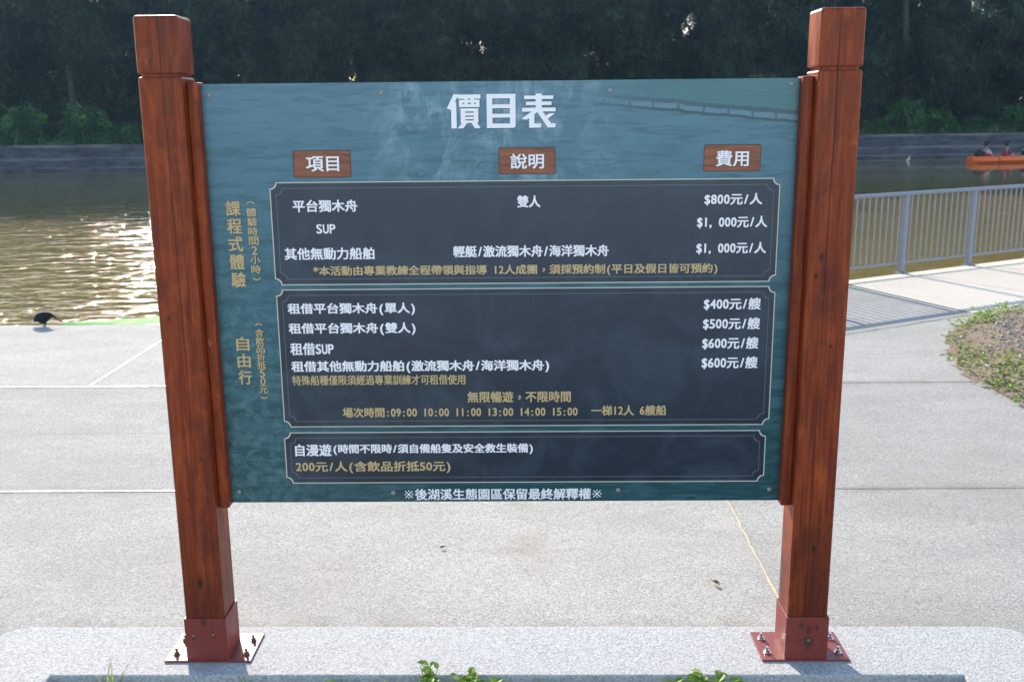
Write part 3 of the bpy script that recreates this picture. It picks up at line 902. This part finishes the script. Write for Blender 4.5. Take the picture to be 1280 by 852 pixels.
def reference_mark(m, cx, cz, r):
    w = r*.09
    for k, a in enumerate((.785, -.785)):
        c, s = math.cos(a), math.sin(a)
        m.add([(cx + u*c - v*s, LY - .00003*k, cz + u*s + v*c) for u, v in ((-r, -w), (r, -w), (r, w), (-r, w))], [(0, 1, 2, 3)])
    for dx, dz in ((.72, 0), (-.72, 0), (0, .72), (0, -.72)):
        m.add([(cx + dx*r + r*.15*math.cos(6.283*i/8), LY, cz + dz*r + r*.15*math.sin(6.283*i/8)) for i in range(8)], [tuple(range(8))])
for grp, s, x0, x1, zc, h, bold in LINES:
    if grp == 'title': continue
    m = MB()
    if grp == 'foot':
        s = s[1:-1]; w = h*.98
        for c in (x0 + w*.5, x1 - w*.5): reference_mark(m, c, zc, h*.42)
        x0, x1 = x0 + w*1.02, x1 - w*1.02
    bold = .015 if s.startswith('特殊') else (.027 if grp.endswith('w') else bold)
    vs_, fs = text_line(s)
    put_glyphs(m, vs_, fs, x0, x1, zc, h, bold, .0016 if grp[0] == 'q' else 0)
    inks.setdefault(grp, []).append(m)
for grp, ch, x, z, w, h, bold in VERT:
    key = grp + ('b' if z < 1.06 else 'a')
    m = inks.setdefault(key, MB())
    c2 = {'(': '\ufe35', ')': '\ufe36'}.get(ch, ch)
    vs_, fs = text_geo(c2)
    if ch in '250': w = w*.62
    put_glyphs(m, vs_, fs, x-w/2, x+w/2, z, h, bold if ch not in '()' else .06, .0013)

# title drawn as heavy block strokes, 100 units a square
def rect(a, b, c, d): return [(a, b), (c, b), (c, d), (a, d)]
G1 = [[(22, 100), (34, 100), (14, 55), (2, 60)], rect(14, 0, 28, 76), rect(34, 88, 100, 99), rect(38, 63, 97, 71), rect(38, 63, 47, 82), rect(88, 63, 97, 82), rect(38, 76, 97, 84),
      rect(54, 63, 62, 99), rect(73, 63, 81, 99), rect(42, 16, 54, 58), rect(81, 16, 93, 58), rect(42, 50, 93, 58), rect(42, 38, 93, 45), rect(42, 27, 93, 33), rect(42, 16, 93, 22),
      [(48, 17), (60, 17), (48, 0), (33, 0)], [(74, 17), (87, 17), (99, 0), (84, 0)]]
G2 = [rect(8, 0, 23, 100), rect(77, 6, 92, 100), rect(8, 88, 92, 100), rect(8, 59, 92, 69), rect(8, 31, 92, 41), rect(8, 0, 86, 12), [(77, 7), (92, 7), (92, 5), (87, 0), (77, 0)]]
G3 = [rect(8, 85, 92, 94), rect(42, 50, 58, 100), rect(13, 67, 87, 76), rect(1, 48, 99, 58), [(34, 50), (50, 50), (14, 24), (0, 26)], rect(22, 0, 36, 38), rect(22, 0, 56, 11),
      [(44, 50), (58, 50), (86, 11), (99, 11), (99, 0), (78, 0)], [(82, 41), (96, 41), (70, 22), (60, 26)]]
tm = MB()
tx0, tx1, tzc, th = [r[2:6] for r in LINES if r[0] == 'title'][0]
for gi, g in enumerate((G1, G2, G3)):
    w = (tx1-tx0)/3.24
    gx = tx0 + gi*w*1.12
    for k, poly in enumerate(g):
        for q, (ox, oz) in enumerate(((-.0009, -.0006), (.0009, -.0006), (.0009, .0006), (-.0009, .0006))):
            tm.add([(gx + p[0]/100*w + ox, LY - .00003*k - .000007*q, tzc - th/2 + p[1]/100*th + oz) for p in poly], [tuple(range(len(poly)))])
        tm.add([(gx + p[0]/100*w + .0022, LY + .0004 - .00002*k, tzc - th/2 + p[1]/100*th - .0022) for p in poly], [tuple(range(len(poly)))], 1)  # printed drop shadow of the title strokes
SHADOW_INK = plain('drop_shadow_ink', (.012, .035, .045), .4)
tm.build('title_lettering', [WHITE_INK, SHADOW_INK], board)
inks['foot'][0].build('footer_lettering', WHITE_INK, board)
for key in ('sidea', 'sideb'): inks[key].build('side_lettering', [GOLD_INK, SHADOW_INK], board)
for key in ('side2a', 'side2b'): inks[key].build('side_note_lettering', [GOLD_INK, SHADOW_INK], board)

for grp, (x0, x1, z0, z1) in (('p1', (-.6505, .7090, 1.0965, 1.3745)), ('p2', (-.6505, .7100, .6920, 1.0850)), ('p3', (-.6530, .7030, .5245, .6770))):
    pn = flat_poly('price_panel', notch_pts(x0, x1, z0, z1, .017), BY - .0004, NAVY, board_root)
    m = MB(); ring_strip(m, x0, x1, z0, z1, .017, .0026, BY - .0008); m.build('border_line', CREAM_INK, pn)
    m = MB(); ring_strip(m, x0+.016, x1-.016, z0+.016, z1-.016, .017, .0014, BY - .0008); m.build('inner_line', DIM_INK, pn)
    for q in inks[grp+'w']: q.build('white_lettering', WHITE_INK, pn)
    for q in inks[grp+'g']: q.build('gold_lettering', GOLD_INK, pn)
PLAQUE_EDGE_SHADOW = plain('plaque_edge_shadow_ink', (.075, .022, .014), .4)  # plaque border, also the drop shadow printed behind its lettering
for grp, (x0, x1, z0, z1) in (('q1', (-.5832, -.4290, 1.3855, 1.4575)), ('q2', (-.0374, .1132, 1.3900, 1.4600)), ('q3', (.5038, .6545, 1.3920, 1.4625))):
    r = .006
    pts = []
    for cx, cz, a0 in ((x0+r, z0+r, 180), (x1-r, z0+r, 270), (x1-r, z1-r, 0), (x0+r, z1-r, 90)):
        for i in range(6):
            a = R(a0 + 90*i/5); pts.append((cx + r*math.cos(a), cz + r*math.sin(a)))
    dk = flat_poly('heading_plaque', pts, BY - .0004, PLAQUE, board_root)
    m = MB(); n = len(pts); cx, cz = (x0+x1)/2, (z0+z1)/2
    inner = [(cx + (p[0]-cx)*(1-.0042/(x1-x0)), cz + (p[1]-cz)*(1-.0042/(z1-z0))) for p in pts]
    m.add([(p[0], BY-.0007, p[1]) for p in pts] + [(p[0], BY-.0007, p[1]) for p in inner], [(i, (i+1) % n, n+(i+1) % n, n+i) for i in range(n)])
    m.build('plaque_edge', PLAQUE_EDGE_SHADOW, dk)
    inks[grp][0].build('lettering', [WHITE_INK, PLAQUE_EDGE_SHADOW], dk)

# ------------------------------------------------------------------ small things near the board
LEAFW = make_leaf('weed_leaf', (.095, .20, .032), (.24, .36, .058), .40, .45)
BLADE = make_leaf('grass_blade', (.14, .22, .05), (.30, .36, .09), .35, .5)
def plant(name, cat, x, y, z, H, n, label, seed, w=.011, L=.045, leafy=True):
    r = random.Random(seed); root = empty(name, (x, y, z))
    st, vs_, fs = MB(), [], []
    for k in range(n):
        a = r.uniform(0, 6.28); tip = Vector((math.cos(a)*H*.33*r.random(), math.sin(a)*H*.33*r.random(), H*r.uniform(.55, 1.0)))
        if leafy:
            st.tube([(x, y, z), (x+tip.x*.4, y+tip.y*.4, z+tip.z*.6), (x+tip.x, y+tip.y, z+tip.z)], [.0022, .0016, .0008], 5)
            for q in range(5):
                t = .45 + .14*q; p = tip*t; b = r.uniform(0, 6.28)
                d = Vector((math.cos(b), math.sin(b), r.uniform(.1, .9))).normalized()
                i0 = len(vs_); vs_ += leaf_poly(p, d, Vector((0, 0, 1)), L*r.uniform(.6, 1.2), w*r.uniform(.8, 1.3), .35); fs += [(i0, i0+1, i0+2, i0+3), (i0, i0+3, i0+4, i0+5)]
        else:
            s = Vector((math.cos(a+1.57), math.sin(a+1.57), 0))*.0018
            b0 = Vector((r.gauss(0, .008), r.gauss(0, .008), 0)); m_ = b0 + tip*.55 + Vector((0, 0, tip.z*.08)); e = b0 + tip*1.0 + Vector((tip.x, tip.y, -.02))*.6
            i0 = len(vs_); vs_ += [tuple(b0-s), tuple(b0+s), tuple(m_+s*.8), tuple(m_-s*.8), tuple(e)]; fs += [(i0, i0+1, i0+2, i0+3), (i0+3, i0+2, i0+4)]
    if leafy: st.build('stem', LEAFW, root); raw('foliage', vs_, fs, LEAFW, root)
    else: raw('blade', vs_, fs, BLADE, root)
    tag(root, label, cat, 'weeds along the front of the kerb')
WD = [(-.500, .095, 3, 'tiny weed tip left of the biggest leafy weed in front of the kerb'),
      (-.372, .100, 4, 'small weed just left of the biggest leafy weed in front of the kerb'),
      (-.245, .165, 8, 'biggest leafy green weed in front of the kerb below the board'),
      (-.128, .140, 7, 'yellow green leafy weed right of the biggest weed in front of the kerb'),
      (.088, .100, 3, 'tiny weed below the middle of the board in front of the kerb'),
      (.196, .110, 3, 'small weed halfway between the leafy weeds and the right post'),
      (.445, .105, 3, 'small low weed left of the bright weed near the right post'),
      (.515, .150, 7, 'bright leafy weed in front of the kerb nearest the right post'),
      (.575, .118, 4, 'small weed just right of the bright weed near the right post')]
for k, (x, H, n, lab) in enumerate(WD):
    plant('leafy_weed', 'weed', x, -.122, -.09, H*.86, int(n*1.7), lab, 40+k, .0095, .036)
for k, (x, H, n, lab) in enumerate(((-.60, .085, 3, 'smallest weed tip between the left post foot and the leafy weeds'), (-.05, .098, 4, 'low weed just right of the yellow green leafy weed at the kerb front'), (.63, .10, 4, 'low weed in front of the kerb just left of the right post foot'))):
    plant('leafy_weed', 'weed', x, -.122, -.09, H, n*2, lab, 60+k, .009, .034)
plant('grass_tuft', 'grass tuft', -1.235, -.118, -.09, .115, 16, 'short dry grass tuft at the left end of the kerb front', 71, leafy=False)
plant('grass_tuft', 'grass tuft', -1.150, -.118, -.09, .175, 14, 'taller grass tuft with one long blade left of the left post foot', 72, leafy=False)
plant('grass_tuft', 'grass tuft', -.765, -.116, -.09, .165, 7, 'few thin grass blades just right of the left post foot', 73, leafy=False)

DRY = plain('dry_leaf', (.12, .085, .05), .8, 0, .4, 60)
for x, y, s, a, lab in ((-.28, .776, .012, .5, 'tiny dark dry leaf on the pavement under the middle of the board'), (.665, .482, .019, 2.2, 'small curled dry leaf on the pavement left of the right post')):
    m = MB(); c, q = math.cos(a), math.sin(a)
    def P(u, v, z): return (x + (u*c - v*q)*s, y + (u*q + v*c)*s, z*s)
    m.add([P(-1, 0, .1), P(-.4, .45, .5), P(.4, .4, .45), P(1, 0, .15), P(.4, -.4, .5), P(-.4, -.45, .35), P(0, 0, .05), P(1.5, .1, .5)],
          [(0, 6, 1), (1, 6, 2), (2, 6, 3), (3, 6, 4), (4, 6, 5), (5, 6, 0), (3, 7, 6)])
    tag(m.build('dry_leaf', DRY, org=(x, y, 0)), lab, 'leaf')

# planting patch on the right: weeds and gravel, too many to count
vs_, fs = [], []
for k in range(4200):
    x, y = rng.uniform(2.6, 7.2), rng.uniform(1.6, 7.4)
    if not in_bed(x, y): continue
    bdist = bed_dist(x, y); nz = mno.noise((x*1.7, y*1.7, 5))
    dens = (1.1 if bdist < .20 + .25*max(0, nz) else .0) + (.8 if nz > .22 else 0)
    if rng.random() > dens*.62: continue
    for q in range(rng.randint(5, 12)):
        a = rng.uniform(0, 6.28); p = Vector((x + rng.gauss(0, .045), y + rng.gauss(0, .045), zbed(x, y) + rng.uniform(0, .05)))
        if not in_bed(p.x, p.y) and bed_dist(p.x, p.y) > .03: continue
        d = Vector((math.cos(a), math.sin(a), rng.uniform(.1, 1.2))).normalized()
        i0 = len(vs_); vs_ += leaf_poly(p, d, Vector((0, 0, 1)), rng.uniform(.02, .055), rng.uniform(.006, .013), .4); fs += [(i0, i0+1, i0+2, i0+3), (i0, i0+3, i0+4, i0+5)]
raw('ground_cover', vs_, fs, LEAFW, kind='stuff')
vs_, fs = [], []
for k in range(16000):
    x, y = rng.uniform(2.65, 6.6), rng.uniform(1.9, 6.6)
    if not in_bed(x, y) or (bed_dist(x, y) < .22 and rng.random() < .8): continue
    if mno.noise((x*1.7, y*1.7, 5)) > .15 and rng.random() < .7: continue
    s = abs(rng.gauss(0, .006)) + .0045; z = zbed(x, y) + s*.3
    pts = [Vector((1, 0, 0)), Vector((0, 1, 0)), Vector((-1, 0, 0)), Vector((0, -1, 0)), Vector((0, 0, .8)), Vector((0, 0, -.8)), ]
    rot = Matrix.Rotation(rng.uniform(0, 6), 3, 'Z') @ Matrix.Rotation(rng.uniform(-.6, .6), 3, 'X')
    i0 = len(vs_)
    for p in pts:
        p = rot @ (p * rng.uniform(.7, 1.25)); vs_.append((x + p.x*s, y + p.y*s*.85, z + p.z*s))
    for f in ((0, 1, 4), (1, 2, 4), (2, 3, 4), (3, 0, 4), (1, 0, 5), (2, 1, 5), (3, 2, 5), (0, 3, 5)): fs.append(tuple(q+i0 for q in f))
raw('gravel', vs_, fs, STONE, kind='stuff')

# ------------------------------------------------------------------ bodies grown over a skeleton of joints
def skin_body(name, joints, bones, mat, parent=None, loc=(0, 0, 0), levels=2, root=0, mul=1.0):
    me = bpy.data.meshes.new(name); me.from_pydata([j[0] for j in joints], bones, [])
    o = bpy.data.objects.new(name, me); COL.objects.link(o)
    o.modifiers.new('skin', 'SKIN')
    sub = o.modifiers.new('sub', 'SUBSURF'); sub.levels = sub.render_levels = levels
    if not me.skin_vertices: bm = bmesh.new(); bm.from_mesh(me); bm.verts.layers.skin.verify(); bm.to_mesh(me); bm.free()
    for i, j in enumerate(joints):
        r = j[1]; me.skin_vertices[0].data[i].radius = r if isinstance(r, tuple) else (r, r)
        me.skin_vertices[0].data[i].use_root = (i == root)
    bpy.context.view_layer.update()
    dg = bpy.context.evaluated_depsgraph_get()
    m2 = bpy.data.meshes.new_from_object(o.evaluated_get(dg))
    m2.materials.clear(); m2.materials.append(mat)
    m2.polygons.foreach_set('use_smooth', [True]*len(m2.polygons))
    bpy.data.objects.remove(o); bpy.data.meshes.remove(me)
    m2.name = name
    o2 = bpy.data.objects.new(name, m2); COL.objects.link(o2); o2.location = loc
    if parent is not None: o2.parent = parent
    return o2

FEATH = plain('dark_feathers', (.012, .015, .018), .7, 0, .3, 60, .12)
# small dark bird on the edge of the quay, facing left, tail to the right
bj = [((0, 0, .072), .052), ((-.034, .004, .066), .045), ((.038, -.002, .086), .036), ((.066, -.004, .084), .015), ((.092, -.006, .064), (.006, .005)), ((.150, -.01, .030), (.006, .003)),
      ((-.060, .006, .054), .028), ((-.070, .008, .044), .016), ((-.080, .009, .030), .004),
      ((-.010, .014, .028), .006), ((-.012, .015, .002), .003), ((.014, -.010, .028), .006), ((.012, -.012, .002), .003), ((-.030, .015, .0015), .002), ((-.006, -.012, .0015), .002)]
bird = skin_body('bird', bj, [(0, 1), (0, 2), (2, 3), (3, 4), (4, 5), (1, 6), (6, 7), (7, 8), (0, 9), (9, 10), (0, 11), (11, 12), (10, 13), (12, 14)], FEATH, loc=(-3.665, 4.84, -.006))
tag(bird, 'small dark bird with a thin tail standing on the quay edge at left', 'bird')

# moored green kayak just behind the quay edge
GREEN = plain('green_plastic', (.020, .24, .035), .7, 0, .08, 9, .08)
BLACKP = plain('black_plastic', (.02, .02, .022), .5, 0, .2, 20)
WHITEP = plain('white_plastic', (.75, .76, .74), .4, 0, .05, 9)
kx0, kx1, ky = -4.05, -1.05, 5.92
kroot = empty('kayak', ((kx0+kx1)/2, ky, -.5))
tag(kroot, 'bright green plastic kayak moored behind the quay edge at left', 'kayak')
def hull(kx0, kx1, ky, w, zb, zt, rocker, n=24, tip=.35):
    m = MB(); rings = []
    for i in range(n+1):
        t = i/n; x = kx0 + (kx1-kx0)*t; u = 2*t-1
        s = max(.03, (1-abs(u)**2.6))**.75; rk = rocker*abs(u)**3
        prof = [(0, zb), (.55, zb+.03), (.95, zb+.45*(zt-zb)), (1, zb+.68*(zt-zb)), (.80, zb+.93*(zt-zb)), (.45, zt), (0, zt+.015),
                (-.45, zt), (-.80, zb+.93*(zt-zb)), (-1, zb+.68*(zt-zb)), (-.95, zb+.45*(zt-zb)), (-.55, zb+.03)]
        zm = (zb+zt)*.5
        rings.append([(x, ky + a*w*s, zm + (z-zm)*(.6+.4*s) + rk) for a, z in prof])
    m.loft(rings); return m
hull(kx0, kx1, ky, .38, -.60, -.188, .05).build('hull', GREEN, kroot, smooth=True)
for cx in (-3.05, -2.05):
    m = MB(); m.box(cx-.20, cx+.20, ky-.20, ky+.20, -.215, -.19); m.box(cx+.16, cx+.20, ky-.20, ky+.20, -.189, -.165)
    m.build('seat', BLACKP if cx < -2.5 else GREEN, kroot, bevel=.008)
for cx in (-2.60, -1.70):
    m = MB(); m.tube([(cx, ky-.24, -.205), (cx, ky-.2, -.18), (cx, ky+.2, -.18), (cx, ky+.24, -.205)], .009, 7); m.build('deck_strap', WHITEP, kroot)
# pale concrete ledge of the mooring step below the quay edge
# far boat with paddlers
ORANGE = plain('orange_plastic', (.76, .125, .005), .5, 0, .1, 4)
bx, by, L = 17.32, 37.2, 4.6
broot = empty('boat', (bx + L/2, by, -.5))
tag(broot, 'long orange boat carrying seated paddlers near the far wall at right', 'boat')
ang = .24
def bp_(u, v, z): return (bx + u*math.cos(ang) - v*math.sin(ang), by + u*math.sin(ang) + v*math.cos(ang), -.5 + z)
for a, b in ((0, 1.02), (1.06, 2.20), (2.24, 3.4), (3.44, L)):
    m = MB(); rings = []
    for i in range(9):
        t = i/8; u = a + (b-a)*t; e = 1 - .10*abs(2*t-1)**4
        tip = .45 if (a == 0 and i == 0) or (b == L and i == 8) else (.8 if (a == 0 and i == 1) or (b == L and i == 7) else 1)
        rings.append([bp_(u, .45*tip*c*e, .09 + .18*e*s) for c, s in ((0, -.9), (.7, -.7), (1, 0), (.92, .75), (.7, .95), (.45, .35), (-.45, .35), (-.7, .95), (-.92, .75), (-1, 0), (-.7, -.7))])
    m.loft(rings); m.build('hull_section', ORANGE, broot, smooth=False)

SKIN_T = plain('skin', (.42, .24, .16), .55, 0, .08, 20)
HAIRM = plain('dark_hair', (.015, .012, .012), .5, 0, .2, 90)
CL = {'red': plain('red_cloth', (.42, .025, .05), .8, 0, .15, 9), 'white': plain('white_cloth', (.62, .64, .72), .8, 0, .08, 9),
      'navy': plain('navy_cloth', (.02, .03, .09), .8, 0, .2, 9), 'black': plain('black_cloth', (.016, .017, .022), .8, 0, .2, 9), 'pink': plain('pale_cloth', (.42, .34, .42), .8, 0, .1, 9)}
def paddler(u, v, face, shirt, vest, legs, lean, label, hat=None):
    S = .80
    p0 = Vector(bp_(u, v, .03))
    root = empty('person', tuple(p0))
    tag(root, label, 'person', 'people sitting in the orange boat')
    def W(x, y, z):                                # x forward along the boat, y sideways
        f = face; c, s = math.cos(ang), math.sin(ang)
        return ((x*f*c - y*s)*S, (x*f*s + y*c)*S, z*S)
    J = [((0, 0, .10), .125), ((.0+lean*.3, 0, .30), .115), ((lean*.7, 0, .50), .125), ((lean, 0, .62), .060), ((lean*1.1+.01, 0, .70), .050), ((lean*1.2+.02, 0, .79), .088), ((lean*1.25+.02, 0, .90), .075),
         ((lean*.9, .17, .55), .060), ((lean+.12, .24, .34), .045), ((lean+.34, .14, .28), .034), ((lean+.42, .11, .28), .036),
         ((lean*.9, -.17, .55), .060), ((lean+.12, -.24, .34), .045), ((lean+.34, -.14, .28), .034), ((lean+.42, -.11, .28), .036),
         ((.05, .11, .08), .085), ((.40, .15, .26), .065), ((.72, .13, .05), .045), ((.80, .13, .03), .04), ((.05, -.11, .08), .085), ((.40, -.15, .26), .065), ((.72, -.13, .05), .045), ((.80, -.13, .03), .04)]
    B = [(0, 1), (1, 2), (2, 3), (3, 4), (4, 5), (5, 6), (2, 7), (7, 8), (8, 9), (9, 10), (2, 11), (11, 12), (12, 13), (13, 14), (0, 15), (15, 16), (16, 17), (17, 18), (0, 19), (19, 20), (20, 21), (21, 22)]
    skin_body('body', [(W(*j[0]), j[1]*S) for j in J], B, SKIN_T, root, levels=1)
    sj = [(W(*J[i][0]), (J[i][1]*1.14+.008)*S) for i in (0, 1, 2)] + [(W(lean*.97, 0, .58), .075*S), (W(*J[7][0]), .078*S), (W(lean+.08, .225, .40), .062*S), (W(*J[11][0]), .078*S), (W(lean+.08, -.225, .40), .062*S)]
    skin_body('shirt', sj, [(0, 1), (1, 2), (2, 3), (2, 4), (4, 5), (2, 6), (6, 7)], CL[shirt], root, levels=1)
    if vest:
        skin_body('life_vest', [(W(lean*.2, 0, .22), .20*S), (W(lean*.5, 0, .38), .21*S), (W(lean*.8, 0, .53), .18*S)], [(0, 1), (1, 2)], CL[vest], root, levels=1)
    tj = [(W(0, 0, .10), .14*S), (W(.05, .11, .09), .10*S), (W(.40, .15, .26), .08*S), (W(.62, .135, .12), .062*S), (W(.05, -.11, .09), .10*S), (W(.40, -.15, .26), .08*S), (W(.62, -.135, .12), .062*S)]
    skin_body('trousers', tj, [(0, 1), (1, 2), (2, 3), (0, 4), (4, 5), (5, 6)], CL[legs], root, levels=1)
    hc = lean*1.2
    skin_body('hair', [(W(hc-.015, 0, .86), .100*S), (W(hc, 0, .93), .078*S), (W(hc-.06, 0, .78), .070*S)], [(0, 1), (0, 2)], CL[hat] if hat else HAIRM, root, levels=1)
paddler(.72, .05, 1, 'white', 'red', 'navy', .06, 'person in white shirt and red vest nearest the left tip of the orange boat')
paddler(1.62, -.02, 1, 'navy', 'red', 'pink', .03, 'person in red life vest over navy shirt in the middle of the orange boat')
paddler(2.50, .03, 1, 'white', 'black', 'white', .10, 'person in black vest over white sleeves at the right edge of the photo')
m = MB(); m.tube([bp_(.25, -.05, .30), bp_(.40, -.02, .40), bp_(.58, 0, .36)], [.10, .14, .10], 9)
tag(m.build('bag', CL['black'], smooth=True, org=bp_(.4, 0, .3)), 'dark bundle lying in the left tip of the orange boat', 'bag')

# pale float on the water by the far wall
fx, fy = 15.7, 39.3
m = MB(); m.loft([[(fx + r*math.cos(6.283*i/12) + (z+.5)*.45, fy + r*math.sin(6.283*i/12), z) for i in range(12)] for r, z in ((.03, -.56), (.06, -.50), (.07, -.45), (.05, -.39), (.025, -.36), (.02, -.28), (.01, -.265))])
tag(m.build('float', plain('pale_float', (.55, .42, .30), .6, 0, .15, 9), smooth=True, org=(fx, fy, -.5)), 'small pale tilted float on the water by the far wall', 'float')
